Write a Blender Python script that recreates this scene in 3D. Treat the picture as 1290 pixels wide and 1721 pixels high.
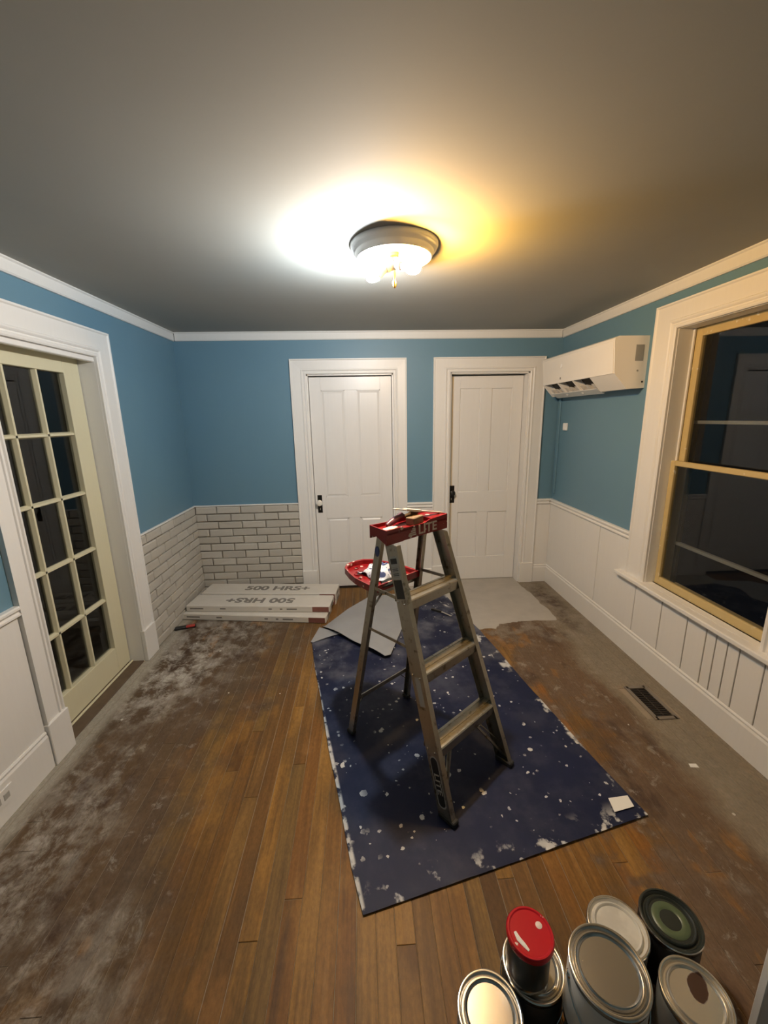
import bpy, bmesh, math, random
from mathutils import Matrix, Vector
random.seed(7)
for o in list(bpy.data.objects): bpy.data.objects.remove(o)
S = bpy.context.scene
COL = S.collection

# ---------------------------------------------------------------- camera
F_PX, PITCH, YAW, ROLL, EYE = 682.2, 0.2283, 0.0508, -0.0190, 1.69
fw = Vector((math.sin(YAW)*math.cos(PITCH), math.cos(YAW)*math.cos(PITCH), -math.sin(PITCH)))
rt = Vector((math.cos(YAW), -math.sin(YAW), 0)); up = rt.cross(fw)
rt2 = rt*math.cos(ROLL) + up*math.sin(ROLL); up2 = -rt*math.sin(ROLL) + up*math.cos(ROLL)
cd = bpy.data.cameras.new('camera'); cam = bpy.data.objects.new('camera', cd); COL.objects.link(cam)
cd.sensor_fit = 'HORIZONTAL'; cd.sensor_width = 36; cd.lens = 36*F_PX/1290; cd.clip_start = .02
cam.matrix_world = Matrix(((rt2.x, up2.x, -fw.x, 0), (rt2.y, up2.y, -fw.y, 0), (rt2.z, up2.z, -fw.z, EYE), (0, 0, 0, 1)))
S.camera = cam

# ---------------------------------------------------------------- world, exposure (night: the ceiling lamp lights the room)
W = bpy.data.worlds.new('world'); S.world = W; W.use_nodes = True
W.node_tree.nodes['Background'].inputs[0].default_value = (.010, .011, .013, 1)
W.node_tree.nodes['Background'].inputs[1].default_value = .3
S.view_settings.view_transform = 'Standard'; S.view_settings.look = 'None'
S.view_settings.gamma = 1; S.view_settings.use_curve_mapping = False
S.view_settings.exposure = 0.0
COOL, WARM = 2050, 1750          # strength of the two bulbs in the ceiling lamp
COOL_RGB, WARM_RGB = (.88, .95, 1.0), (1.0, .53, .11)

# ---------------------------------------------------------------- dimensions
XL, XR, YB, YF, H = -1.62, 1.876, 3.883, -1.3, 2.442
LD0, LD1, LDZ = 1.945, 2.724, 2.085      # left door opening
WY0, WY1, WZ0, WZ1 = 1.637, 2.460, .575, 2.170   # window opening
D1 = (-.484, .303, 2.083); D2 = (.833, 1.580, 2.083)   # back doors

# ---------------------------------------------------------------- materials
class NT:
    def __init__(s, name):
        s.m = bpy.data.materials.new(name); s.m.use_nodes = True; s.t = s.m.node_tree
        s.b = s.t.nodes['Principled BSDF']
        s.out = s.t.nodes['Material Output']
    def n(s, typ, inputs=None, **props):
        nd = s.t.nodes.new(typ)
        for k, v in props.items(): setattr(nd, k, v)
        for k, v in (inputs or {}).items(): s.set(nd.inputs[k], v)
        return nd
    def set(s, sock, v):
        if isinstance(v, bpy.types.NodeSocket): s.t.links.new(v, sock)
        elif isinstance(v, (tuple, list)) and sock.type == 'RGBA' and len(v) == 3: sock.default_value = (*v, 1)
        else: sock.default_value = v
    def math(s, op, a, b=0.0, clamp=False):
        nd = s.n('ShaderNodeMath', {0: a, 1: b}, operation=op); nd.use_clamp = clamp; return nd.outputs[0]
    def mix(s, f, a, b):
        nd = s.n('ShaderNodeMix', data_type='RGBA'); s.set(nd.inputs[0], f); s.set(nd.inputs[6], a); s.set(nd.inputs[7], b); return nd.outputs[2]
    def step(s, v, lo, hi):
        nd = s.n('ShaderNodeMapRange', {0: v, 1: lo, 2: hi, 3: 0.0, 4: 1.0}, interpolation_type='SMOOTHSTEP'); return nd.outputs[0]
    def noise(s, vec, scale, detail=4, rough=.55):
        nd = s.n('ShaderNodeTexNoise', {'Scale': scale, 'Detail': detail, 'Roughness': rough})
        if vec is not None: s.set(nd.inputs['Vector'], vec)
        return nd.outputs['Fac']
    def vor(s, vec, scale):
        nd = s.n('ShaderNodeTexVoronoi', {'Scale': scale}); s.set(nd.inputs['Vector'], vec); return nd
    def mapped(s, vec, sc, loc=(0, 0, 0)):
        return s.n('ShaderNodeMapping', {'Vector': vec, 'Scale': sc, 'Location': loc}).outputs[0]
    def pos(s): return s.n('ShaderNodeNewGeometry').outputs['Position']
    def obj(s): return s.n('ShaderNodeTexCoord').outputs['Object']
    def xyz(s, v): return s.n('ShaderNodeSeparateXYZ', {0: v}).outputs
    def bump(s, h, strength=.2, dist=.002):
        s.set(s.b.inputs['Normal'], s.n('ShaderNodeBump', {'Height': h, 'Strength': strength, 'Distance': dist}).outputs[0])
    def fin(s, col=None, rough=None, metal=None, spec=None, coat=None):
        if col is not None: s.set(s.b.inputs['Base Color'], col)
        if rough is not None: s.set(s.b.inputs['Roughness'], rough)
        if metal is not None: s.set(s.b.inputs['Metallic'], metal)
        if spec is not None: s.set(s.b.inputs['Specular IOR Level'], spec)
        if coat is not None: s.set(s.b.inputs['Coat Weight'], coat)
        return s.m
M = {}
def simple(name, col, rough=.5, metal=0.0, var=.06, scale=9, bump=0.0, spec=.5):
    t = NT(name); p = t.pos(); f = t.noise(p, scale)
    a = tuple(max(0, c*(1-var)) for c in col); b = tuple(min(1, c*(1+var)) for c in col)
    if bump: t.bump(t.noise(p, scale*9), bump)
    M[name] = t.fin(t.mix(f, a, b), rough, metal, spec); return M[name]
def painted(name, col, rough, streak=.05):
    t = NT(name); p = t.pos()
    f = t.noise(t.mapped(p, (40, 40, 3)), 1.6, 3); g = t.noise(p, 1.7, 3)
    c = t.mix(f, tuple(x*(1-streak) for x in col), col); c = t.mix(t.math('MULTIPLY', g, .10), c, tuple(x*.85 for x in col))
    t.bump(f, .12, .0012); M[name] = t.fin(c, rough); return M[name]
painted('white_paint', (.80, .79, .765), .38)
painted('white_door', (.80, .79, .77), .33)
painted('crown_paint', (.76, .76, .74), .45)
simple('ceiling_paint', (.345, .345, .315), .85, var=.05, scale=2.5)
t = NT('blue_paint'); p = t.pos(); f = t.noise(p, 1.6, 3); t.bump(t.noise(p, 220, 2), .06, .0008)
M['blue_paint'] = t.fin(t.mix(f, (.120, .236, .325), (.138, .264, .352)), .50)
simple('joint', (.27, .245, .205), .9, var=.15, scale=30)
t = NT('brick_paint'); p = t.pos(); r = t.n('ShaderNodeObjectInfo').outputs['Random']
c = t.mix(r, (.47, .445, .395), (.55, .525, .47)); c = t.mix(t.math('MULTIPLY', t.noise(p, 40), .3), c, (.40, .375, .33))
t.bump(t.noise(p, 130, 5), .35, .003); M['brick_paint'] = t.fin(c, .6)
painted('cream_door', (.68, .645, .46), .42)
t = NT('yellow_sash'); p = t.pos(); f = t.noise(p, 30, 5)
M['yellow_sash'] = t.fin(t.mix(t.step(f, .62, .70), t.mix(t.noise(p, 6), (.50, .38, .165), (.58, .45, .215)), (.72, .66, .5)), .45)
simple('storm_metal', (.45, .46, .46), .45, .3)
simple('storm_dark', (.05, .05, .05), .5)
t = NT('window_glass')
t.b.inputs['Base Color'].default_value = (1, 1, 1, 1); t.b.inputs['Roughness'].default_value = 0
gl = t.n('ShaderNodeBsdfGlossy', {'Roughness': .02, 'Color': (1, 1, 1)}); tr = t.n('ShaderNodeBsdfTransparent', {'Color': (.80, .81, .80)})
geo = t.n('ShaderNodeNewGeometry'); cs = t.math('ABSOLUTE', t.n('ShaderNodeVectorMath', {0: geo.outputs['Incoming'], 1: geo.outputs['Normal']}, operation='DOT_PRODUCT').outputs['Value'])
fr = t.math('ADD', .028, t.math('MULTIPLY', t.math('POWER', t.math('SUBTRACT', 1.0, cs), 5), .70))
mx = t.n('ShaderNodeMixShader', {0: fr, 1: tr.outputs[0], 2: gl.outputs[0]})
t.t.links.new(mx.outputs[0], t.out.inputs[0]); M['glass'] = t.m
simple('ac_plastic', (.80, .78, .74), .25, var=.02)
simple('ac_dark', (.02, .02, .02), .6)
simple('ac_vane', (.62, .60, .56), .4)
simple('grey_sticker', (.30, .30, .29), .5)
simple('white_plastic', (.85, .85, .85), .3, var=.02)
simple('black_iron', (.012, .011, .010), .35, .4)
simple('porcelain', (.80, .77, .70), .12, var=.03)
simple('brass', (.62, .45, .18), .3, 1.0)
simple('black_rubber', (.012, .012, .012), .7)
# aluminium of the ladder
t = NT('aluminium'); p = t.obj(); f = t.noise(t.mapped(p, (30, 30, 4)), 2, 5); g = t.noise(p, 26, 5)
c = t.mix(f, (.31, .29, .24), (.43, .405, .345)); c = t.mix(t.step(g, .56, .72), c, (.17, .145, .11))
t.bump(f, .08, .0008); M['aluminium'] = t.fin(c, t.math('ADD', t.math('MULTIPLY', f, .25), .28), .9)
# red plastic with paint spots
t = NT('red_plastic'); p = t.obj(); v = t.vor(p, 38); rnd = t.xyz(v.outputs['Color'])[0]
spot = t.math('LESS_THAN', v.outputs['Distance'], t.math('MULTIPLY', t.math('POWER', rnd, 4), .5))
smear = t.step(t.noise(p, 17, 5), .64, .69)
M['red_plastic'] = t.fin(t.mix(t.math('MAXIMUM', spot, smear), (.25, .007, .009), (.66, .52, .44)), .32)
t = NT('red_lid'); p = t.obj(); smear = t.step(t.noise(p, 21, 5), .64, .68)
M['red_lid'] = t.fin(t.mix(smear, (.46, .008, .018), (.75, .65, .62)), .22)
simple('cream_splat', (.80, .72, .58), .5)
simple('letter_white', (.74, .62, .56), .5)
simple('label_black', (.015, .015, .015), .45)
simple('label_grey', (.42, .41, .38), .45)
simple('label_blue', (.03, .05, .16), .4)
simple('sponge', (.25, .17, .10), .95, var=.15, scale=90, bump=.5)
simple('maroon', (.17, .055, .075), .35)
simple('bristle', (.10, .07, .05), .9)
simple('steel', (.55, .55, .54), .25, 1.0)
simple('stick_wood', (.72, .66, .55), .6)
# rag with blue print
t = NT('print_cloth'); p = t.obj(); v = t.vor(p, 17); d = v.outputs['Distance']
ring = t.math('MULTIPLY', t.math('GREATER_THAN', d, .14), t.math('LESS_THAN', d, .34))
dots = t.math('LESS_THAN', t.vor(p, 95).outputs['Distance'], .28)
M['print_cloth'] = t.fin(t.mix(t.math('MAXIMUM', ring, t.math('MULTIPLY', dots, t.math('GREATER_THAN', d, .42))), (.66, .70, .76), (.05, .07, .17)), .8)
simple('black_cloth', (.02, .025, .025), .9)
# tarp
t = NT('tarp_blue'); p = t.obj(); x, y, z = t.xyz(p)
big = t.noise(p, 2.6, 4); dusty = t.step(t.noise(p, 4.2, 6, .62), .42, .70)
back = t.step(y, .7, 2.2)
c = t.mix(big, (.0045, .0075, .030), (.008, .0125, .044))
c = t.mix(t.math('MULTIPLY', t.math('MULTIPLY', dusty, t.math('ADD', t.math('MULTIPLY', back, .80), .14)), .9), c, (.155, .160, .190))
def spots(scale, pw, rad, vec):
    v = t.vor(vec, scale); rn = t.xyz(v.outputs['Color'])[0]
    return t.math('LESS_THAN', v.outputs['Distance'], t.math('MULTIPLY', t.math('POWER', rn, pw), rad))
wob = t.n('ShaderNodeVectorMath', {0: p, 1: t.n('ShaderNodeVectorMath', {0: t.n('ShaderNodeTexNoise', {'Vector': p, 'Scale': 60}).outputs['Color'], 1: (.018, .018, 0)}, operation='MULTIPLY').outputs[0]}, operation='ADD').outputs[0]
dens = t.math('MAXIMUM', t.math('MULTIPLY', t.step(t.noise(p, 3.4, 3), .46, .56), t.step(y, .62, .45)), t.math('MULTIPLY', t.step(x, .16, .06), t.step(y, 2.0, 1.2)))
s1 = t.math('MULTIPLY', spots(17, 5, .30, wob), dens); s2 = t.math('MULTIPLY', spots(42, 5, .42, wob), t.step(t.noise(p, 4.6, 3), .48, .58))
edge = t.math('MULTIPLY', t.step(y, .11, .0), t.step(t.noise(wob, 11, 5), .56, .62))
edge2 = t.math('MULTIPLY', t.step(x, .015, .004), t.step(t.noise(wob, 14, 5), .45, .54))
edge3 = t.math('MULTIPLY', t.step(x, 1.235, 1.25), t.step(t.noise(wob, 9, 5), .55, .64))
s3 = t.math('MULTIPLY', spots(27, 9, .33, wob), t.math('MULTIPLY', t.step(y, 1.1, .8), t.step(t.noise(p, 5.5, 2), .42, .55)))
sp = t.math('MAXIMUM', t.math('MAXIMUM', s3, t.math('MAXIMUM', s1, s2)), t.math('MAXIMUM', edge, t.math('MAXIMUM', edge2, edge3)))
c = t.mix(sp, c, t.mix(t.noise(p, 30), (.30, .31, .33), (.74, .73, .69)))
t.bump(t.noise(p, 8, 4), .25, .006); M['tarp_blue'] = t.fin(c, t.math('ADD', .55, t.math('MULTIPLY', sp, .2)), spec=.22)
simple('tarp_grey', (.30, .31, .325), .5, var=.15, scale=6)
# cartons
t = NT('carton'); p = t.obj(); M['carton'] = t.fin(t.mix(t.noise(p, 12, 5), (.56, .53, .48), (.68, .65, .59)), .6)
simple('carton_print', (.20, .185, .165), .6)
simple('carton_red', (.20, .075, .055), .6, var=.2)
simple('paper', (.78, .77, .72), .7)
# can metals
simple('tin', (.66, .64, .60), .22, 1.0, var=.06, scale=14)
t = NT('tin_lid'); p = t.obj(); drip = t.step(t.noise(p, 24, 5), .68, .72)
t.fin(t.mix(drip, (.50, .485, .455), (.66, .65, .62)), t.math('ADD', .27, t.math('MULTIPLY', drip, .4)), t.math('SUBTRACT', 1.0, drip)); M['tin_lid'] = t.m
t = NT('painted_lid'); p = t.obj(); M['painted_lid'] = t.fin(t.mix(t.step(t.noise(p, 14, 5), .42, .6), (.52, .50, .44), (.62, .60, .53)), .35)
t = NT('drip_lid'); p = t.obj(); dd = t.n('ShaderNodeVectorMath', {0: t.mapped(p, (1.25, .85, 0)), 1: (.006, .022, 0)}, operation='DISTANCE').outputs['Value']; br = t.step(t.math('ADD', dd, t.math('MULTIPLY', t.noise(p, 40, 3), .012)), .036, .033)
M['drip_lid'] = t.fin(t.mix(br, (.58, .54, .46), (.055, .026, .016)), .25, t.math('MULTIPLY', t.math('SUBTRACT', 1.0, br), .75))
simple('green_lid', (.018, .022, .017), .35)
simple('green_paint', (.075, .105, .050), .4)
simple('can_label_white', (.55, .56, .54), .4)
simple('can_label_dark', (.03, .035, .035), .4)
simple('can_label_grey', (.22, .23, .22), .35, .4)
simple('register_metal', (.055, .038, .026), .45, .5)
simple('register_frame', (.21, .18, .145), .5, .3)
simple('duct_dark', (.006, .006, .006), .9)
simple('skim', (.40, .375, .335), .85, var=.16, scale=7, bump=.25)
simple('fixture_white', (.74, .75, .76), .35)
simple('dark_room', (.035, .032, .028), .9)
simple('threshold_wood', (.105, .072, .046), .6, var=.45, scale=14)
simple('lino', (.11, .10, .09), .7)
simple('red_handle', (.42, .04, .03), .4)

# worn plank floor
t = NT('plank_wood'); p = t.pos(); x, y, z = t.xyz(p)
rnd = t.n('ShaderNodeObjectInfo').outputs['Random']
cr = t.n('ShaderNodeValToRGB', {0: rnd}); e = cr.color_ramp.elements
stops = [(0, (.090, .044, .014)), (.18, (.235, .112, .024)), (.34, (.145, .076, .022)), (.5, (.300, .155, .034)), (.66, (.140, .090, .032)), (.82, (.225, .098, .020)), (1, (.095, .062, .026))]
e[0].position, e[0].color = 0, (*stops[0][1], 1); e[1].position, e[1].color = 1, (*stops[-1][1], 1)
for q, cc in stops[1:-1]:
    k = e.new(q); k.color = (*cc, 1)
base = cr.outputs[0]
off = t.n('ShaderNodeCombineXYZ', {0: t.math('MULTIPLY', rnd, 31), 1: t.math('MULTIPLY', rnd, 57), 2: 0.0}).outputs[0]
pv = t.n('ShaderNodeVectorMath', {0: p, 1: off}, operation='ADD').outputs[0]
grain = t.noise(t.mapped(pv, (70, 2.2, 1)), 1.0, 5, .6)
streak = t.noise(t.mapped(pv, (16, .9, 1)), 1.0, 3)
c = t.mix(t.step(grain, .35, .75), base, t.mix(.5, base, (.055, .026, .010)))
c = t.mix(t.math('MULTIPLY', t.step(streak, .55, .72), .7), c, (.060, .034, .016))
c = t.mix(t.math('MULTIPLY', t.step(streak, .46, .32), .55), c, (.30, .165, .05))
n1 = t.noise(p, 1.9, 5, .6); n2 = t.noise(p, 7, 6, .65); n3 = t.noise(p, 22, 5, .65); n4 = t.noise(t.mapped(p, (1, .45, 1)), 4.5, 4, .6)
wig = t.math('MULTIPLY', t.math('SUBTRACT', n1, .5), 1.5)
wig2 = t.math('ADD', wig, t.math('MULTIPLY', t.math('SUBTRACT', n2, .5), .7))
xw = t.math('ADD', x, wig2)
# stripped grey-brown boards along the left, umber along the right of the room
left = t.step(xw, -.52, -1.0); right = t.step(xw, .88, 1.12); rear = t.math('MULTIPLY', t.step(t.math('ADD', y, wig2), 2.55, 2.95), t.step(x, -.1, -.7))
umber = t.mix(n2, (.052, .034, .022), (.125, .092, .062))
umberR = t.mix(n2, (.080, .050, .032), (.160, .120, .086))
c = t.mix(t.math('MULTIPLY', left, .86), c, umber)
c = t.mix(t.math('MULTIPLY', rear, .6), c, umber)
c = t.mix(t.math('MULTIPLY', right, .82), c, umberR)
# surviving amber varnish islands
isl = t.math('MULTIPLY', t.step(n4, .57, .64), t.step(t.noise(p, 2.7, 3), .48, .56))
c = t.mix(t.math('MULTIPLY', isl, .75), c, (.235, .118, .036))
dk = t.math('MULTIPLY', t.step(n4, .46, .36), t.math('MAXIMUM', left, right))
c = t.mix(t.math('MULTIPLY', dk, .75), c, (.055, .033, .022))
# plaster dust: strong beside the french door and brick corner, thin elsewhere on the left
def blob(cx, cy, r0, r1, sx=1.0, sy=1.0):
    dx = t.math('MULTIPLY', t.math('SUBTRACT', x, cx), sx); dy = t.math('MULTIPLY', t.math('SUBTRACT', y, cy), sy)
    d = t.math('SQRT', t.math('ADD', t.math('MULTIPLY', dx, dx), t.math('MULTIPLY', dy, dy)))
    return t.step(t.math('ADD', d, t.math('MULTIPLY', wig2, .35)), r1, r0)
dust_a = t.math('MAXIMUM', blob(-1.38, 2.62, .10, .60, 1.15, .75), t.math('MULTIPLY', blob(-1.25, 3.1, .1, .7), .55))
dust_a = t.math('MAXIMUM', dust_a, t.math('MULTIPLY', blob(-1.42, 1.30, .05, .55, 1.2, .6), .6))
dust_a = t.math('MAXIMUM', dust_a, t.math('MULTIPLY', blob(-1.0, .85, .05, .40), .5))
ns = t.n('ShaderNodeTexNoise', {'Vector': t.mapped(p, (1, .8, 1)), 'Scale': 13, 'Detail': 8, 'Roughness': .74, 'Distortion': .45}).outputs['Fac']
tex = t.math('ADD', t.math('MULTIPLY', t.step(n2, .44, .60), .55), t.math('MULTIPLY', t.step(ns, .46, .60), .55))
c = t.mix(t.math('MULTIPLY', t.math('MULTIPLY', dust_a, tex), .90, True), c, (.50, .475, .425))
thin = t.math('MULTIPLY', t.math('MAXIMUM', left, t.math('MAXIMUM', t.math('MULTIPLY', right, .8), rear)), t.step(n2, .52, .74))
c = t.mix(t.math('MULTIPLY', thin, .30), c, (.30, .27, .23))
c = t.mix(t.math('MULTIPLY', t.math('MULTIPLY', t.math('MAXIMUM', left, right), t.step(ns, .56, .66)), .45), c, (.36, .33, .285))
# paint-grey margin along both side walls
mr = t.math('MULTIPLY', t.step(t.math('ADD', x, t.math('MULTIPLY', wig2, .22)), 1.42, 1.60), t.math('ADD', .72, t.math('MULTIPLY', n2, .28)))
c = t.mix(t.math('MULTIPLY', mr, .88), c, t.mix(n3, (.20, .172, .125), (.30, .265, .205)))
bare = t.math('MULTIPLY', blob(1.70, 3.38, .08, .36, 2.4, .62), t.step(n3, .34, .52)); c = t.mix(t.math('MULTIPLY', bare, .85), c, (.075, .052, .036))
ml = t.step(t.math('ADD', x, t.math('MULTIPLY', wig2, .06)), -1.49, -1.56); c = t.mix(t.math('MULTIPLY', ml, .85), c, (.36, .335, .28))
rearR = t.math('MULTIPLY', t.step(t.math('ADD', y, t.math('MULTIPLY', wig2, .3)), 2.6, 3.0), t.math('MULTIPLY', t.step(x, .8, 1.0), t.step(n2, .42, .6)))
c = t.mix(t.math('MULTIPLY', rearR, .4), c, (.30, .265, .22))
# traffic grime and honey varnish in broad patches across the boards
gr = t.noise(t.mapped(p, (1.6, .7, 1), (3.1, 1.7, 0)), 2.3, 5, .6)
mid = t.math('MULTIPLY', t.math('SUBTRACT', 1.0, left), t.math('SUBTRACT', 1.0, right))
c = t.mix(t.math('MULTIPLY', t.math('MULTIPLY', t.step(gr, .52, .68), mid), .55), c, (.075, .046, .020))
c = t.mix(t.math('MULTIPLY', t.math('MULTIPLY', t.step(gr, .48, .36), mid), .45), c, (.300, .160, .040))
# drips
fine_n = t.noise(t.mapped(p, (1.5, .6, 1)), 75, 6, .7)
c = t.n('ShaderNodeMix', {0: 1.0, 6: c, 7: t.n('ShaderNodeCombineColor', {k: t.math('ADD', .45, t.math('MULTIPLY', fine_n, 1.1)) for k in (0, 1, 2)}).outputs[0]}, data_type='RGBA', blend_type='MULTIPLY').outputs[2]
v = t.vor(p, 9); rn = t.xyz(v.outputs['Color'])[0]
c = t.mix(t.math('LESS_THAN', v.outputs['Distance'], t.math('MULTIPLY', t.math('POWER', rn, 10), .11)), c, (.55, .52, .46))
t.bump(t.math('ADD', grain, t.math('MULTIPLY', n3, .8)), .25, .0025)
M['plank_wood'] = t.fin(c, t.math('ADD', .48, t.math('MULTIPLY', t.math('MAXIMUM', left, right), .25)), spec=.18)
simple('seam_fill', (.27, .22, .16), .9, var=.5, scale=6)

# bulbs
def glow(name, rgb, strength):
    t = NT(name); em = t.n('ShaderNodeEmission', {'Color': (*rgb, 1), 'Strength': strength}); t.t.links.new(em.outputs[0], t.out.inputs[0]); M[name] = t.m
glow('bulb_cool', COOL_RGB, COOL); glow('bulb_warm', WARM_RGB, WARM)

# ---------------------------------------------------------------- mesh helpers
class MB:
    def __init__(s): s.v = []; s.f = []
    def add(s, vs, fs):
        k = len(s.v); s.v += [tuple(q) for q in vs]; s.f += [tuple(i+k for i in f) for f in fs]; return s
    def box(s, x0, x1, y0, y1, z0, z1):
        vs = [(x, y, z) for z in (z0, z1) for y in (y0, y1) for x in (x0, x1)]
        return s.add(vs, [(0, 2, 3, 1), (4, 5, 7, 6), (0, 1, 5, 4), (2, 6, 7, 3), (0, 4, 6, 2), (1, 3, 7, 5)])
    def cbox(s, x0, x1, y0, y1, z0, z1, b=.004, seg=1):
        bm = bmesh.new(); m = MB().box(x0, x1, y0, y1, z0, z1)
        vs = [bm.verts.new(q) for q in m.v]; [bm.faces.new([vs[i] for i in f]) for f in m.f]
        bmesh.ops.bevel(bm, geom=bm.edges[:], offset=b, segments=seg, affect='EDGES', profile=.5)
        return s.bm(bm)
    def bm(s, bm):
        bm.verts.index_update(); s.add([q.co for q in bm.verts], [[q.index for q in f.verts] for f in bm.faces]); bm.free(); return s
    def prism(s, poly, axis, a, b):
        """poly in the two remaining axes, extruded along axis from a to b"""
        def pt(u, w, q): return {0: (q, u, w), 1: (u, q, w), 2: (u, w, q)}[axis]
        n = len(poly); vs = [pt(u, w, a) for u, w in poly] + [pt(u, w, b) for u, w in poly]
        return s.add(vs, [tuple(range(n))[::-1], tuple(range(n, 2*n))] + [(i, (i+1) % n, n+(i+1) % n, n+i) for i in range(n)])
    def beam(s, p0, p1, sec, u, cut=None):
        """sweep section sec [(a,b)] from p0 to p1; a along u, b along axis x u; ends cut horizontally if cut"""
        p0, p1, u = Vector(p0), Vector(p1), Vector(u); ax = (p1-p0).normalized(); u = (u - ax*u.dot(ax)).normalized(); w = ax.cross(u)
        def end(p):
            r = []
            for a, b in sec:
                q = p + u*a + w*b
                if cut: q = q - ax*((q.z-p.z)/ax.z)
                r.append(q)
            return r
        n = len(sec)
        return s.add(end(p0)+end(p1), [tuple(range(n))[::-1], tuple(range(n, 2*n))] + [(i, (i+1) % n, n+(i+1) % n, n+i) for i in range(n)])
    def bar(s, p0, p1, a, b, u=(0, 0, 1)):
        return s.beam(p0, p1, [(-a/2, -b/2), (a/2, -b/2), (a/2, b/2), (-a/2, b/2)], u)
    def tube(s, pts, r, seg=8):
        pts = [Vector(q) for q in pts]; rr = r if isinstance(r, (list, tuple)) else [r]*len(pts); rings = []; ref = Vector((.31, .22, .93))
        for i, q in enumerate(pts):
            d = (pts[min(i+1, len(pts)-1)] - pts[max(i-1, 0)]).normalized(); a = d.cross(ref)
            a = (a if a.length > .05 else d.cross(Vector((1, 0, 0)))).normalized(); b = d.cross(a)
            rings.append([q + (a*math.cos(t) + b*math.sin(t))*rr[i] for t in [2*math.pi*k/seg for k in range(seg)]])
        fs = [(i*seg+k, i*seg+(k+1) % seg, (i+1)*seg+(k+1) % seg, (i+1)*seg+k) for i in range(len(pts)-1) for k in range(seg)]
        fs += [tuple(range(seg))[::-1], tuple((len(pts)-1)*seg+k for k in range(seg))]
        return s.add([q for r_ in rings for q in r_], fs)
    def lathe(s, prof, seg=48, c=(0, 0, 0), mat=None):
        """prof [(r,z)]; r == 0 closes"""
        vs = []; idx = []
        for r, z in prof:
            if r < 1e-6: idx.append([len(vs)]); vs.append(Vector((0, 0, z)))
            else:
                idx.append(list(range(len(vs), len(vs)+seg))); vs += [Vector((r*math.cos(2*math.pi*k/seg), r*math.sin(2*math.pi*k/seg), z)) for k in range(seg)]
        fs = []
        for A, B in zip(idx, idx[1:]):
            for k in range(seg):
                a0, a1 = A[k % len(A)], A[(k+1) % len(A)]; b0, b1 = B[k % len(B)], B[(k+1) % len(B)]
                f = []
                for q in (a0, a1, b1, b0):
                    if q not in f: f.append(q)
                if len(f) > 2: fs.append(tuple(f))
        if mat is not None: vs = [mat @ q for q in vs]
        return s.add([q + Vector(c) for q in vs], fs)
    def xf(s, m): s.v = [tuple(m @ Vector(q)) for q in s.v]; return s
    def mesh(s, name, mat, smooth=False):
        me = bpy.data.meshes.new(name); me.from_pydata(s.v, [], s.f)
        bm = bmesh.new(); bm.from_mesh(me); bmesh.ops.recalc_face_normals(bm, faces=bm.faces[:]); bm.to_mesh(me); bm.free()
        me.materials.append(M[mat])
        if smooth:
            me.polygons.foreach_set('use_smooth', [True]*len(me.polygons))
            try: me.set_sharp_from_angle(angle=math.radians(38))
            except Exception: pass
        return me
    def obj(s, name, mat, parent=None, smooth=False, loc=(0, 0, 0)):
        o = bpy.data.objects.new(name, s.mesh(name, mat, smooth)); COL.objects.link(o); o.location = loc; o.parent = parent; return o
def root(name, loc=(0, 0, 0), rz=0):
    o = bpy.data.objects.new(name, None); COL.objects.link(o); o.location = loc; o.rotation_euler = (0, 0, rz); o.empty_display_size = .1; return o
def tag(o, label, cat, group=None, kind=None):
    o['label'] = label; o['category'] = cat
    if group: o['group'] = group
    if kind: o['kind'] = kind
    return o
def struct(o, label, cat): return tag(o, label, cat, kind='structure')
def text(txt, size, mat, name, parent, m, depth=.0006, sx=1.0, bold=.012):
    cu = bpy.data.curves.new('txt', 'FONT'); cu.body = txt; cu.size = size; cu.extrude = depth; cu.align_x = 'CENTER'; cu.align_y = 'CENTER'; cu.offset = size*bold
    to = bpy.data.objects.new('txt', cu); COL.objects.link(to); bpy.context.view_layer.update()
    me = bpy.data.meshes.new_from_object(to.evaluated_get(bpy.context.evaluated_depsgraph_get()))
    bpy.data.objects.remove(to); me.transform(m @ Matrix.Diagonal((sx, 1, 1, 1))); me.name = name; me.materials.clear(); me.materials.append(M[mat])
    o = bpy.data.objects.new(name, me); COL.objects.link(o); o.parent = parent; return o
def frame(o, x, y):
    """matrix with origin o, text x-axis x, text y-axis y"""
    x, y = Vector(x).normalized(), Vector(y).normalized(); z = x.cross(y).normalized(); y = z.cross(x)
    return Matrix(((x.x, y.x, z.x, o[0]), (x.y, y.y, z.y, o[1]), (x.z, y.z, z.z, o[2]), (0, 0, 0, 1)))

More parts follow.
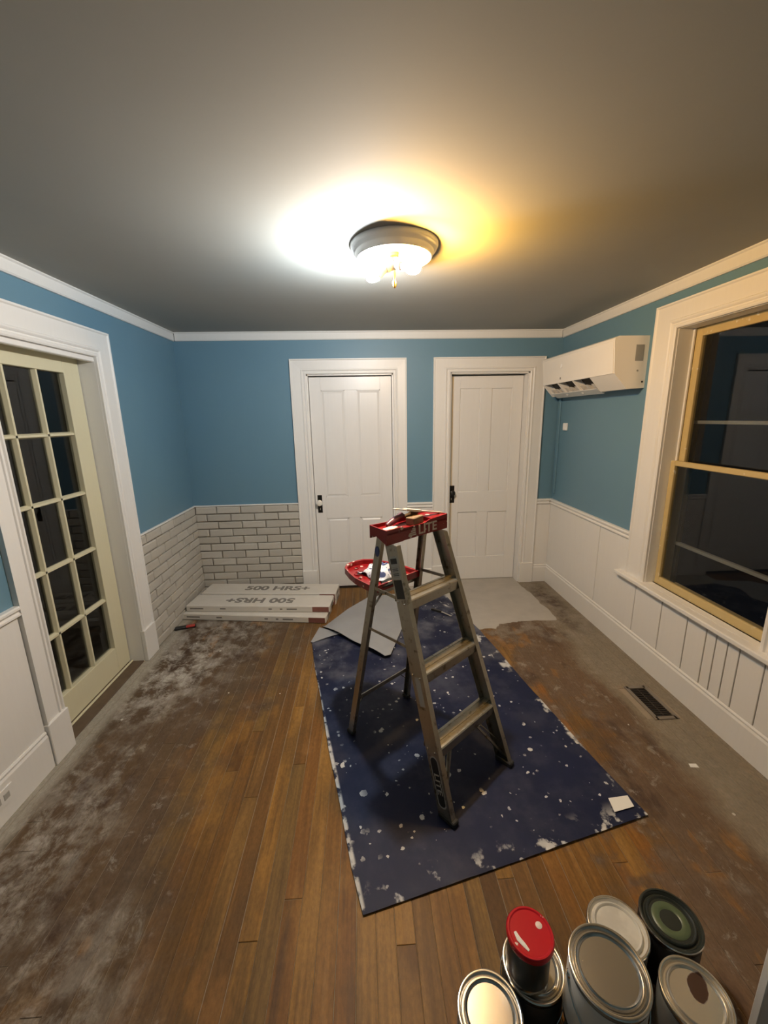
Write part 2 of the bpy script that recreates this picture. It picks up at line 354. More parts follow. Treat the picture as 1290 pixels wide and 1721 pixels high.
# ================================================================ THE SETTING
# ---- floor: sub-floor slab with every plank a child
fl = struct(MB().box(XL-.2, XR+.2, YF, YB+.2, -.06, -.0025).obj('floor', 'seam_fill'), 'worn narrow strip wood floor, stripped and dusty, bare varnish in the middle', 'floor')
PW = .0655; x = XL-.02; k = 0
VX0, VX1, VY0, VY1 = 1.618, 1.735, 1.890, 2.155     # floor register hole
planks = []
while x < XR+.02:
    x1 = min(x+PW, XR+.02); y = YF
    ends = sorted([random.uniform(YF+.4, YB-.3) for _ in range(2)])
    segs = list(zip([YF]+ends, ends+[YB+.15]))
    for a, b in segs:
        if b-a < .12: continue
        pieces = [(a, b)]
        if x1 > VX0 and x < VX1:
            pieces = [(a, min(b, VY0)), (max(a, VY1), b)]
        for (u, w) in pieces:
            if w-u > .03: planks.append((x, x1, u, w))
    x += PW
for (x0, x1, y0, y1) in planks:
    g = random.choice([.0005, .0007, .0009, .0018]); dz = random.uniform(-.0007, .0004)
    cx, cy = (x0+x1)/2, (y0+y1)/2; hx, hy = (x1-x0)/2-g, (y1-y0)/2-.0008; b = .0012
    vs = [(-hx, -hy, -.02), (hx, -hy, -.02), (hx, hy, -.02), (-hx, hy, -.02), (-hx, -hy, -b), (hx, -hy, -b), (hx, hy, -b), (-hx, hy, -b),
          (-hx+b, -hy+b, 0), (hx-b, -hy+b, 0), (hx-b, hy-b, 0), (-hx+b, hy-b, 0)]
    fs = [(4, 5, 9, 8), (5, 6, 10, 9), (6, 7, 11, 10), (7, 4, 8, 11), (8, 9, 10, 11)] + [(i, (i+1) % 4, 4+(i+1) % 4, 4+i) for i in range(4)]
    MB().add(vs, fs).obj('plank', 'plank_wood', fl, loc=(cx, cy, dz))

# ---- ceiling
struct(MB().box(XL-.3, XR+.3, YF-.1, YB+.4, H, H+.1).obj('ceiling', 'ceiling_paint'), 'flat grey painted ceiling', 'ceiling')

# ---- walls
wl = MB().box(XL-.2, XL, YF, LD0, 0, H).box(XL-.2, XL, LD1, YB+.2, 0, H).box(XL-.2, XL, LD0, LD1, LDZ, H).obj('wall_left', 'blue_paint')
struct(wl, 'blue wall with the french door, white brick dado at its far end', 'wall')
wr = MB().box(XR, XR+.2, YF, WY0, 0, H).box(XR, XR+.2, WY1, YB+.2, 0, H).box(XR, XR+.2, WY0, WY1, 0, WZ0).box(XR, XR+.2, WY0, WY1, WZ1, H).obj('wall_right', 'blue_paint')
struct(wr, 'blue wall with the window above white board wainscot', 'wall')
TB = .2
wb = MB().box(XL-.2, D1[0], YB, YB+TB, 0, H).box(D1[1], D2[0], YB, YB+TB, 0, H).box(D2[1], XR+.2, YB, YB+TB, 0, H)
wb.box(D1[0], D1[1], YB, YB+TB, D1[2], H).box(D2[0], D2[1], YB, YB+TB, D2[2], H)
wb = struct(wb.obj('wall_back', 'blue_paint'), 'blue far wall holding the two white panelled doors', 'wall')
struct(MB().box(XL-.2, XR+.2, YF-.15, YF, 0, H).obj('wall_front', 'blue_paint'), 'blue wall behind the photographer', 'wall')

# ---- brick dado: each brick a child of its wall
RH, BL, J = .0742, .225, .0095; ROWS = 12; ZT = .893
def brick_mesh(L, k):
    rng = random.Random(k); h = RH-J; d = .016; j = lambda: rng.uniform(-.0034, .0034); b = .006
    vs = [(0, 0, 0), (L, 0, 0), (L, 0, h), (0, 0, h)]
    vs += [(0+j(), -d*.7, 0+j()), (L+j(), -d*.7, j()), (L+j(), -d*.7, h+j()), (j(), -d*.7, h+j())]
    vs += [(b+j(), -d+j(), b+j()), (L-b+j(), -d+j(), b+j()), (L-b+j(), -d+j(), h-b+j()), (b+j(), -d+j(), h-b+j())]
    fs = []
    for o in (0, 4): fs += [(o+i, o+(i+1) % 4, o+4+(i+1) % 4, o+4+i) for i in range(4)]
    return MB().add(vs, fs + [(8, 9, 10, 11)])
full = [brick_mesh(BL-J, 10+k).mesh('brick', 'brick_paint') for k in range(6)]
def lay(parent, length, place, rz, flip):
    for r in range(ROWS):
        z = ZT - (r+1)*RH + J*.5
        s0 = -(BL*.5 if (r + flip) % 2 else 0) - random.uniform(0, .03); s = s0
        while s < length-.01:
            a, b = max(s, .001), min(s+BL-J, length-.002)
            if b-a > .018:
                me = random.choice(full) if abs((b-a)-(BL-J)) < 1e-4 else brick_mesh(b-a, random.random()).mesh('brick', 'brick_paint')
                o = bpy.data.objects.new('brick', me); COL.objects.link(o); o.parent = parent
                o.location = (*place(a, b), max(z, .001)); o.rotation_euler = (0, 0, rz)
            s += BL
BX1 = D1[0]-.142
MB().box(XL, BX1, YB-.006, YB+.001, 0, ZT).obj('brick_backing', 'joint', wb)
MB().box(XL-.001, XL+.006, LD1+.154, YB, 0, ZT).obj('brick_backing', 'joint', wl)
lay(wb, BX1-(XL+.018), lambda a, b: (XL+.018+a, YB-.005), 0, 0)
lay(wl, YB-(LD1+.156), lambda a, b: (XL+.005, LD1+.156+a), math.pi/2, 1)
struct(MB().cbox(XL, BX1, YB-.022, YB, ZT, ZT+.012, .003).obj('trim_1', 'white_paint'), 'thin white cap strip along the top of the far wall brick', 'trim')
struct(MB().cbox(XL, XL+.022, LD1+.154, YB-.02, ZT, ZT+.012, .003).obj('trim_2', 'white_paint'), 'thin white cap strip on the brick beside the french door', 'trim')

# ---- crown boards
def crown(name, label, pts_axis):
    ax, a, b, c, sgn = pts_axis     # profile (offset from wall, z)
    prof = [(0, H-.070), (.012, H-.070), (.018, H-.062), (.018, H-.012), (.026, H-.006), (.026, H), (0, H)]
    if ax == 1: poly = [(c+sgn*o, z) for o, z in prof]
    else: poly = [(c+sgn*o, z) for o, z in prof]
    struct(MB().prism(poly, ax, a, b).obj(name, 'crown_paint'), label, 'trim')
crown('trim_3', 'white crown board above the french door', (1, YF, YB, XL, 1))
crown('trim_4', 'white crown board above the window', (1, YF, YB, XR, -1))
crown('trim_5', 'white crown board along the far wall', (0, XL+.026, XR-.026, YB, -1))
MB_line = None

# ---- chair rails
def rail_prof(c, sgn, zt): return [(c+sgn*o, zt+z) for o, z in [(0, 0), (.024, 0), (.030, -.006), (.030, -.016), (.020, -.022), (.018, -.030), (.026, -.038), (.026, -.046), (.012, -.056), (0, -.058)]]
struct(MB().prism(rail_prof(XR, -1, .876), 1, WY1+.18, YB).obj('trim_6', 'white_paint'), 'white moulded chair rail from the window to the far corner', 'trim')
struct(MB().prism(rail_prof(XR, -1, .876), 1, YF, WY0-.18).obj('trim_7', 'white_paint'), 'white moulded chair rail on the near side of the window', 'trim')
struct(MB().prism(rail_prof(XL, 1, .878), 1, YF, LD0-.135).obj('trim_8', 'white_paint'), 'white chair rail on the near side of the french door', 'trim')
struct(MB().prism(rail_prof(YB, -1, .876), 0, D2[1]+.137, XR-.03).obj('trim_9', 'white_paint'), 'short white chair rail in the far right corner', 'trim')
struct(MB().prism(rail_prof(YB, -1, .876), 0, D1[1]+.123, D2[0]-.16).obj('trim_10', 'white_paint'), 'short white chair rail between the two white doors', 'trim')

# ---- wainscot boards (children of their wall)
def boards_y(parent, x0, x1, cuts, z0, z1):
    for a, b in zip(cuts, cuts[1:]): MB().cbox(x0, x1, a+.003, b-.003, z0, z1, .002).obj('panel', 'white_paint', parent)
boards_y(wr, XR-.010, XR+.004, [WY1+.065, 3.008, YB], .16, .84)
boards_y(wr, XR-.010, XR+.004, [1.30, WY0-.181], .16, .84)
boards_y(wr, XR-.010, XR+.004, [WY0-.181, 1.60, 1.73, 1.798, 1.867, 1.931, 2.066, 2.272, WY1+.065], .16, .545)
boards_y(wr, XR-.010, XR+.004, [YF, -.6, .1, .7, 1.30], .16, .84)
boards_y(wl, XL-.004, XL+.008, [YF, -.2, .9, LD0-.134], .16, .84)
MB().cbox(D2[1]+.137, XR-.011, YB-.010, YB+.004, .16, .84, .002).obj('panel', 'white_paint', wb)
MB().cbox(D1[1]+.123, D2[0]-.16, YB-.010, YB+.004, .16, .84, .002).obj('panel', 'white_paint', wb)
MB().box(XR-.003, XR+.002, YF, YB, .16, .56).obj('groove_backing', 'joint', wr)

# ---- baseboards
def base_prof(c, sgn, zt=.185): return [(c, 0), (c+sgn*.020, 0), (c+sgn*.020, zt-.030), (c+sgn*.015, zt-.018), (c+sgn*.017, zt-.008), (c+sgn*.012, zt), (c, zt)]
struct(MB().prism(base_prof(XR, -1), 1, YF, YB).obj('baseboard_right', 'white_paint'), 'tall white baseboard under the window wall wainscot', 'baseboard')
bl = struct(MB().prism(base_prof(XL, 1, .205), 1, YF, LD0-.14).obj('baseboard_left', 'white_paint'), 'tall white baseboard on the near side of the french door', 'baseboard')
struct(MB().prism(base_prof(YB, -1), 0, D2[1]+.137, XR-.018).obj('baseboard_corner', 'white_paint'), 'short white baseboard in the far right corner', 'baseboard')
struct(MB().prism(base_prof(YB, -1), 0, D1[1]+.123, D2[0]-.16).obj('baseboard_back', 'white_paint'), 'short white baseboard between the two white doors', 'baseboard')

# ---- casings (mitred): profile (u from inner edge as fraction of width, proud)
CP = [(0, 0), (0, .016), (.05, .020), (.11, .020), (.14, .012), (.19, .012), (.22, .018), (.26, .022), (.31, .022), (.34, .016), (.90, .019), (.94, .026), (1, .026), (1, 0)]
def casing(parent, mat, to, i0, i1, w0, w1, wh, zb, zt, rightname='casing'):
    """to(s, d, z) -> local point; i0,i1 inner edges along s; w0,w1 widths; wh head width"""
    n = len(CP)
    def strip(a, b, name):
        A = [to(*q) for q in a]; B = [to(*q) for q in b]
        MB().add(A+B, [tuple(range(n)), tuple(range(n, 2*n))[::-1]] + [(i, (i+1) % n, n+(i+1) % n, n+i) for i in range(n)]).obj(name, mat, parent)
    strip([(i0-u*w0, d, zb) for u, d in CP], [(i0-u*w0, d, zt+u*wh) for u, d in CP], 'side_casing')
    strip([(i1+u*w1, d, zb) for u, d in CP], [(i1+u*w1, d, zt+u*wh) for u, d in CP], 'side_casing')
    strip([(i0-u*w0, d, zt+u*wh) for u, d in CP], [(i1+u*w1, d, zt+u*wh) for u, d in CP], 'head_casing')

# ---- panelled doors in the far wall
def panel_door(name, label, D, recess, w0, w1, plate_x, plate_z, raised, knob_mat, gap, thresh):
    x0, x1, zt = D; cx = (x0+x1)/2; R = struct(root(name, (cx, YB, 0)), label, 'door')
    lx0, lx1 = x0-cx, x1-cx
    casing(R, 'white_paint', lambda s, d, z: (s, -d, z), lx0, lx1, w0, w1, .130, .20, zt)
    for a, b in ((lx0-w0-.002, lx0+.001), (lx1-.001, lx1+w1+.002)): MB().cbox(a, b, -.029, 0, 0, .212, .003).obj('plinth_block', 'white_paint', R)
    # jamb
    MB().box(lx0-.012, lx0+.012, 0, .19, 0, zt).obj('jamb', 'white_paint', R)
    MB().box(lx1-.012, lx1+.012, 0, .19, 0, zt).obj('jamb', 'white_paint', R)
    MB().box(lx0, lx1, 0, .19, zt-.012, zt+.01).obj('jamb', 'white_paint', R)
    MB().box(lx0+.012, lx1-.012, .002, .19, 0, .002).obj('threshold', thresh, R)
    # slab
    a, b = lx0+.016, lx1-.016; y0, y1 = recess, recess+.035; zb, zz = gap, zt-.022
    st = .104; mu = .110; mid = (a+b)/2; lock0, lock1 = .735, .945; br, trl = .255, .115
    for s0, s1 in ((a, a+st), (b-st, b)): MB().cbox(s0, s1, y0, y1, zb, zz, .0015).obj('stile', 'white_door', R)
    for z0, z1 in ((zb, br), (lock0, lock1), (zz-trl, zz)): MB().cbox(a+st, b-st, y0, y1, z0, z1, .0015).obj('rail', 'white_door', R)
    for z0, z1 in ((br, lock0), (lock1, zz-trl)):
        MB().cbox(mid-mu/2, mid+mu/2, y0, y1, z0, z1, .0015).obj('mullion', 'white_door', R)
        for s0, s1 in ((a+st, mid-mu/2), (mid+mu/2, b-st)):
            yb = y0+.013; q = .028 if raised else .010; yf = y0+(.003 if raised else .010)
            vs = [(s0, yb, z0), (s1, yb, z0), (s1, yb, z1), (s0, yb, z1), (s0+.006, yb, z0+.006), (s1-.006, yb, z0+.006), (s1-.006, yb, z1-.006), (s0+.006, yb, z1-.006),
                  (s0+q, yf, z0+q), (s1-q, yf, z0+q), (s1-q, yf, z1-q), (s0+q, yf, z1-q)]
            fs = [(i, (i+1) % 4, 4+(i+1) % 4, 4+i) for i in range(4)] + [(4+i, 4+(i+1) % 4, 8+(i+1) % 4, 8+i) for i in range(4)] + [(8, 9, 10, 11)]
            if not raised: pass
            MB().add(vs, fs).obj('panel', 'white_door', R)
            # sticking bead round the panel
            if raised: MB().box(s0, s1, y0+.002, yb, z0, z0+.008).box(s0, s1, y0+.002, yb, z1-.008, z1).box(s0, s0+.008, y0+.002, yb, z0, z1).box(s1-.008, s1, y0+.002, yb, z0, z1).obj('bead', 'white_door', R)
    px = plate_x-cx; pw_ = .022 if raised else .030
    pl = MB().cbox(px-pw_, px+pw_, y0-.004, y0, plate_z-.088, plate_z+.088, .002).obj('lock_plate', 'black_iron', R)
    kb = Matrix.Translation((px, y0-.004, plate_z+.018)) @ Matrix.Rotation(math.pi/2, 4, 'X')
    MB().lathe([(.010, 0), (.008, .018), (.016, .024), (.027, .034), (.030, .045), (.026, .056), (.014, .062), (0, .063)], 24, mat=kb).obj('knob', knob_mat, pl, True)
    MB().box(px-.003, px+.003, y0-.0055, y0-.004, plate_z-.060, plate_z-.038).obj('keyhole', 'label_grey', pl)
    return R
panel_door('door_1', 'white four panel door with a pale porcelain knob, beside the brick dado', D1, .030, .141, .123, -.424, .880, True, 'porcelain', .014, 'register_metal')
panel_door('door_2', 'white four panel door with a black knob, beside the air conditioner', D2, .105, .160, .137, .886, .925, False, 'black_iron', .006, 'skim')
for D in (D1, D2): pass
struct(MB().box(XL-.2, XR+.2, YB+.2, YB+.22, 0, H).obj('wall_behind_doors', 'dark_room'), 'dark wall closing the rooms behind the two white doors', 'wall')

# ---- french door in the left wall
R = struct(root('door_3', (XL, (LD0+LD1)/2, 0)), 'cream fifteen pane french door set deep in a white casing', 'door')
cy = (LD0+LD1)/2
casing(R, 'white_paint', lambda s, d, z: (d, s, z), LD0-cy, LD1-cy, .133, .152, .158, .23, LDZ)
for a, b in ((LD0-cy-.137, LD0-cy+.002), (LD1-cy-.002, LD1-cy+.154)): MB().cbox(0, .030, a, b, 0, .235, .003).obj('plinth_block', 'white_paint', R)
MB().box(-.2, 0, LD1-cy-.001, LD1-cy+.02, 0, LDZ).obj('jamb', 'white_paint', R)
MB().box(-.2, 0, LD0-cy-.02, LD0-cy+.001, 0, LDZ).obj('jamb', 'white_paint', R)
MB().box(-.2, 0, LD0-cy, LD1-cy, LDZ-.002, LDZ+.02).obj('jamb', 'white_paint', R)
MB().cbox(-.035, .0, LD0-cy, LD1-cy, LDZ-.030, LDZ-.002, .004).obj('head_stop', 'white_paint', R)
MB().cbox(-.094, -.004, LD0-cy+.002, LD1-cy-.002, -.002, .006, .002).obj('threshold', 'threshold_wood', R)
MB().cbox(-.094, -.080, LD0-cy+.002, LD1-cy-.002, .006, .014, .002).obj('threshold_strip', 'cream_door', R)
dx0, dx1 = -.140, -.098; ya, yb_ = LD1-cy-.006-.890, LD1-cy-.006      # slab slides behind the near casing
ST = .135; zb0, zb1, zt0, zt1 = .016, .195, 1.978, LDZ-.006
pw, mw = (.890-2*ST-2*.026)/3, .026; ph, mh = (zt0-zb1-4*.026)/5, .026
slab = MB().cbox(dx0, dx1, yb_-ST, yb_, zb0, zt1, .002).obj('stile', 'cream_door', R)
MB().cbox(dx0, dx1, ya, ya+ST, zb0, zt1, .002).obj('stile', 'cream_door', R)
MB().cbox(dx0, dx1, ya+ST, yb_-ST, zb0, zb1, .002).obj('rail', 'cream_door', R)
MB().cbox(dx0, dx1, ya+ST, yb_-ST, zt0, zt1, .002).obj('rail', 'cream_door', R)
def muntin(axis, a, b, c):
    prof = [(-.013, .006), (-.013, .018), (-.006, .036), (.006, .036), (.013, .018), (.013, .006)]
    if axis == 2: return MB().prism([(dx0+d, c+o) for o, d in prof], 2, a, b)
    return MB().prism([(dx0+d, c+o) for o, d in prof], 1, a, b)
for i in range(2): muntin(2, zb1, zt0, ya+ST+(i+1)*pw+i*mw+mw/2).obj('muntin', 'cream_door', R)
for j in range(4): muntin(1, ya+ST, yb_-ST, zb1+(j+1)*ph+j*mh+mh/2).obj('muntin', 'cream_door', R)
for i in range(3):
    for j in range(5):
        y0 = ya+ST+i*(pw+mw); z0 = zb1+j*(ph+mh)
        MB().box(dx0+.012, dx0+.0145, y0-.004, y0+pw+.004, z0-.004, z0+ph+.004).obj('pane', 'glass', R)
# the dark room beyond it
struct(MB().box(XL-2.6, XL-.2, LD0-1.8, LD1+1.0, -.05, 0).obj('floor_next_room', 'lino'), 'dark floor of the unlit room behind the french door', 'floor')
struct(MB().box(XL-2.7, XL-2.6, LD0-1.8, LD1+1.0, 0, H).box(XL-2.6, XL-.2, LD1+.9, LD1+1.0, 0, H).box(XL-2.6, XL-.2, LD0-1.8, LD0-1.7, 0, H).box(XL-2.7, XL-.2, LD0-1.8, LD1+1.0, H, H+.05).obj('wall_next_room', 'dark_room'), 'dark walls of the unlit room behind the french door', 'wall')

# ---- window
cy = (WY0+WY1)/2; R = struct(root('window_1', (XR, cy, WZ0)), 'double hung window with yellow sashes and white casing, black night outside', 'window')
a, b, zt = WY0-cy, WY1-cy, WZ1-WZ0
casing(R, 'white_paint', lambda s, d, z: (-d, s, z), a, b, .180, .180, .149, 0, zt)
MB().cbox(-.058, .0, a-.255, b+.255, -.024, .004, .006, 2).box(-.002, .06, a+.003, b-.003, -.02, .004).obj('stool', 'white_paint', R)
for s0, s1 in ((a-.02, a+.003), (b-.003, b+.02)): MB().box(-.001, .2, s0, s1, 0, zt).obj('jamb', 'white_paint', R)
MB().box(-.001, .2, a, b, zt-.003, zt+.02).obj('jamb', 'white_paint', R); MB().box(.05, .2, a, b, -.03, .004).obj('sill', 'yellow_sash', R)
zm = 1.365-WZ0
# inner stops
for s0, s1 in ((a, a+.012), (b-.012, b)): MB().cbox(.088, .100, s0, s1, zm, zt, .002).obj('stop', 'white_paint', R)
def sash(name, x0, x1, z0, z1, br, tr, sw):
    sa, sb = a+.004, b-.004
    q = MB().cbox(x0, x1, sa, sa+sw, z0, z1, .003).cbox(x0, x1, sb-sw, sb, z0, z1, .003).obj(name, 'yellow_sash', R)
    MB().cbox(x0, x1, sa+sw, sb-sw, z0, z0+br, .003).obj('bottom_rail', 'yellow_sash', q)
    MB().cbox(x0, x1, sa+sw, sb-sw, z1-tr, z1, .003).obj('top_rail', 'yellow_sash', q)
    MB().box((x0+x1)/2-.0015, (x0+x1)/2+.0015, sa+sw-.004, sb-sw+.004, z0+br-.004, z1-tr+.004).obj('pane', 'glass', q)
    return q
sash('lower_sash', .060, .090, .002, zm+.030, .052, .030, .036)
sash('upper_sash', .104, .134, zm-.010, zt-.002, .030, .052, .050)
# outer storm window
so = MB().box(.172, .188, a, a+.03, 0, zt).box(.172, .188, b-.03, b, 0, zt).obj('storm_frame', 'storm_dark', R)
for z in (1.628-WZ0, .852-WZ0): MB().cbox(.160, .186, a, b, z-.010, z+.010, .002).obj('storm_rail', 'storm_metal', so)

# ================================================================ THINGS
# ---- ceiling lamp
LX, LY = .172, 2.04
L = tag(root('ceiling_lamp', (LX, LY, H)), 'round white ceiling lamp without its globe, two lit bulbs and a centre stem', 'lamp')
MB().lathe([(.197, 0), (.197, -.008), (.190, -.022), (.178, -.030), (.176, -.034), (.172, -.048), (.166, -.055), (.158, -.053), (.146, -.038), (.115, -.030), (0, -.030)], 64).obj('canopy', 'fixture_white', L, True)
st = MB().lathe([(.020, -.030), (.020, -.044), (.0055, -.048), (.0055, -.150), (0, -.150)], 20).obj('stem', 'brass', L, True)
MB().lathe([(0, -.176), (.004, -.174), (.008, -.166), (.010, -.156), (.010, -.148), (.004, -.146), (0, -.146)], 20).obj('finial', 'brass', st, True)
def bulb(direction, glowmat):
    d = Vector(direction).normalized(); m = Matrix.Translation(Vector((0, 0, -.080)) + d*.002) @ d.to_track_quat('Z', 'Y').to_matrix().to_4x4()
    s = MB().lathe([(0, 0), (.018, 0), (.018, .034), (.014, .036), (0, .036)], 24, mat=m).obj('socket', 'porcelain', L, True)
    MB().bar((0, 0, -.032), tuple(m @ Vector((0, 0, .018))), .018, .010, (1, 0, 0)).obj('bracket', 'fixture_white', s)
    b = MB().lathe([(.013, .036), (.015, .050), (.022, .066), (.0285, .082)], 24, mat=m).obj('bulb_collar', 'fixture_white', L, True)
    MB().lathe([(.0285, .082), (.0300, .095), (.0285, .110), (.0235, .124), (.014, .133), (0, .137)], 20, mat=m).obj('bulb_dome', glowmat, b, True)
bulb((-.90, .12, -.34), 'bulb_cool')
bulb((.76, -.58, -.26), 'bulb_warm')

# ---- air conditioner
AY0, AY1 = 2.705, 3.775
A = tag(root('air_conditioner', (XR, (AY0+AY1)/2, 1.845)), 'white wall mounted split air conditioner high beside the window', 'air conditioner')
y0, y1 = AY0-(AY0+AY1)/2, AY1-(AY0+AY1)/2
prof = [(0, .33), (-.205, .33), (-.228, .318), (-.231, .300), (-.212, .100), (-.120, .000), (0, .006)]
op0, op1 = y0+.30, y1-.035
profo = [(0, .33), (-.205, .33), (-.228, .318), (-.231, .300), (-.212, .100), (-.150, .120), (-.085, .045), (-.085, .004), (0, .006)]
MB().prism(prof, 1, y0, op0).prism(prof, 1, op1, y1).prism(profo, 1, op0, op1).obj('body', 'ac_plastic', A)
MB().prism([(-.2312, .302), (-.2345, .300), (-.2155, .101), (-.2125, .099)], 1, y0+.012, y1-.012).obj('front_panel', 'ac_plastic', A)
MB().prism([(-.150, .1195), (-.0855, .0448), (-.0855, .040), (-.155, .115)], 1, op0+.001, op1-.001).obj('outlet_recess', 'ac_dark', A)
for k in range(1, 3):
    yy = op0+(op1-op0)*k/3; MB().prism([(-.212, .100), (-.150, .118), (-.086, .045), (-.120, .0)], 1, yy-.009, yy+.009).obj('divider', 'ac_plastic', A)
fl_ = MB().prism([(-.150, .026), (-.146, .020), (-.086, -.012), (-.084, -.004)], 1, op0+.004, op1-.004).obj('flap', 'ac_plastic', A)
for k in range(9):
    yy = op0+(op1-op0)*(k+.5)/9; MB().prism([(-.165, .060), (-.110, .050), (-.095, .020), (-.135, .030)], 1, yy-.016, yy+.016).obj('vane', 'ac_vane', A)
MB().cbox(-.085, -.030, y0-.0015, y0+.001, .175, .275, .0006).obj('sticker', 'grey_sticker', A)
MB().lathe([(.006, 0), (.006, .002), (0, .002)], 16, mat=Matrix.Translation((-.06, y0, .115)) @ Matrix.Rotation(math.pi/2, 4, 'X')).obj('screw_cover', 'grey_sticker', A)
MB().lathe([(.006, 0), (.006, .002), (0, .002)], 16, mat=Matrix.Translation((-.02, y0, .045)) @ Matrix.Rotation(math.pi/2, 4, 'X')).obj('screw_cover', 'ac_dark', A)
MB().lathe([(.010, 0), (.010, .002), (0, .002)], 20, mat=Matrix.Translation((-.2185, .20, .135)) @ Matrix.Rotation(-math.pi/2, 4, 'Y')).obj('badge', 'grey_sticker', A)
MB().cbox(-.2300, -.2270, .165, .190, .215, .245, .0008).obj('lamp_glint', 'white_plastic', A)  # white chip standing in for the lamp's reflection on the front panel
tag(MB().cbox(-.014, 0, -.022, .022, -.91, .0, .003).obj('pipe_cover', 'blue_paint', loc=(XR, 3.845, 1.845)), 'narrow blue painted pipe cover running down the corner under the air conditioner', 'pipe cover')
s = tag(root('wall_sensor', (XR, 3.705, 1.545)), 'small white square wall sensor below the air conditioner', 'sensor')
MB().cbox(-.020, 0, -.030, .030, 0, .066, .004).obj('case', 'white_plastic', s); MB().cbox(-.023, -.019, -.012, .012, .012, .030, .002).obj('button', 'white_plastic', s)

# ---- baseboard outlet, left
s = tag(root('wall_outlet', (XL+.020, 1.515, .075)), 'white outlet set sideways in the baseboard near the french door', 'outlet')
MB().cbox(0, .006, -.058, .058, 0, .076, .002).obj('cover_plate', 'white_paint', s)
for yy in (-.022, .022): MB().cbox(.004, .008, yy-.015, yy+.015, .022, .054, .002).obj('socket_face', 'label_grey', s)

# ---- floor register
s = tag(root('floor_register', ((VX0+VX1)/2, (VY0+VY1)/2, 0)), 'dark brown slotted floor register beside the window wall', 'floor register')
hx, hy = (VX1-VX0)/2, (VY1-VY0)/2
MB().box(-hx-.012, -hx+.010, -hy-.012, hy+.012, .0008, .005).box(hx-.010, hx+.012, -hy-.012, hy+.012, .0008, .005).box(-hx, hx, -hy-.012, -hy+.010, .0008, .005).box(-hx, hx, hy-.010, hy+.012, .0008, .005).obj('frame', 'register_frame', s)
MB().box(-hx, hx, -hy, hy, -.0022, -.0012).obj('duct', 'duct_dark', s)
for k in range(16):
    yy = -hy+.016+(2*hy-.032)*k/15; MB().bar((-hx+.010, yy, .001), (hx-.010, yy, .001), .0045, .0040).obj('louvre', 'register_metal', s)
MB().box(-.003, .003, -hy+.01, hy-.01, .0002, .003).obj('louvre_bar', 'register_metal', s)

# ---- levelling compound patch in front of the second door
pts = [(.30, 3.10), (.50, 3.02), (.66, 2.975), (.80, 2.945), (.90, 2.950), (.98, 2.955), (1.04, 2.950), (1.065, 2.985), (1.10, 3.020), (1.17, 3.035), (1.25, 3.042), (1.30, 3.060), (1.42, 3.052), (1.53, 3.045), (1.60, 3.050),
       (1.615, 3.20), (1.595, 3.36), (1.60, 3.52), (1.585, 3.66), (1.57, 3.74), (1.57, 3.85), (1.562, YB+.10), (D2[0]+.014, YB+.10), (D2[0]+.012, YB-.031), (.60, YB-.031), (.30, YB-.031)]
fine = []
for (p0, p1) in zip(pts, pts[1:]+pts[:1]):
    n = 3
    for k in range(n):
        u = k/n; j = .007 if p0[1] < 3.7 else 0
        fine.append((p0[0]+(p1[0]-p0[0])*u + random.uniform(-j, j), p0[1]+(p1[1]-p0[1])*u + random.uniform(-j, j)))
cxp, cyp = 1.0, 3.45
mb = MB(); n = len(fine)
ring1 = [(cxp+(x-cxp)*.992, cyp+(y-cyp)*.992, .0035) for x, y in fine]
mb.add([(x, y, .0004) for x, y in fine] + ring1, [(i, (i+1) % n, n+(i+1) % n, n+i) for i in range(n)] + [tuple(range(n, 2*n))])
mb.v = [(x-cxp, y-cyp, z) for x, y, z in mb.v]
tag(mb.obj('floor_patch', 'skim', loc=(cxp, cyp, 0)), 'ragged grey levelling compound patch on the floor before the second door', 'floor patch')

# ---- tarp (local frame: x along the front edge, y towards the far wall)
TA = math.atan2(.28, 1.223); TO = Vector((-.045, 1.061, 0))
T = tag(root('drop_cloth', TO, TA), 'paint splattered navy blue tarp with its far corner folded over grey, under the stepladder', 'tarp')
inv = (Matrix.Translation(TO) @ Matrix.Rotation(TA, 4, 'Z')).inverted()
def lc(x, y, z=0.0): return inv @ Vector((x, y, z))
def along(poly, u):
    ls = [(Vector(b)-Vector(a)).length for a, b in zip(poly, poly[1:])]; d = u*sum(ls)
    for (a, b), l in zip(zip(poly, poly[1:]), ls):
        if d <= l or (a, b) == (poly[-2], poly[-1]): return Vector(a).lerp(Vector(b), d/l)
        d -= l
def sheet(E0, E1, n, m, zf, zt=.0022):
    mb = MB(); top = []
    for i in range(n+1):
        a, b = along(E0, i/n), along(E1, i/n)
        for j in range(m+1):
            q = a.lerp(b, j/m); z = zf(i/n, j/m, q.x, q.y); v = lc(q.x, q.y, z); top.append(v)
    N = len(top); W_ = m+1
    mb.add(top + [v - Vector((0, 0, zt)) for v in top], [(i*W_+j, i*W_+j+1, (i+1)*W_+j+1, (i+1)*W_+j) for i in range(n) for j in range(m)])
    f = [tuple(N+q for q in g) for g in mb.f[:]]; mb.f += f
    bd = [j for j in range(W_)] + [i*W_+m for i in range(1, n+1)] + [n*W_+j for j in range(m-1, -1, -1)] + [i*W_ for i in range(n-1, 0, -1)]
    mb.f += [(a, b, N+b, N+a) for a, b in zip(bd, bd[1:]+bd[:1])]
    return mb
def wave(x, y): return .5*math.sin(9*x+3*y)+.35*math.sin(17*y-6*x+1)+.3*math.sin(31*x+13*y)
EL = [(-.045, 1.061), (-.090, 1.22), (-.150, 1.50), (-.222, 1.80), (-.300, 2.20), (-.372, 2.52), (-.433, 2.868), (-.345, 3.105), (-.165, 3.40), (.025, 3.63)]
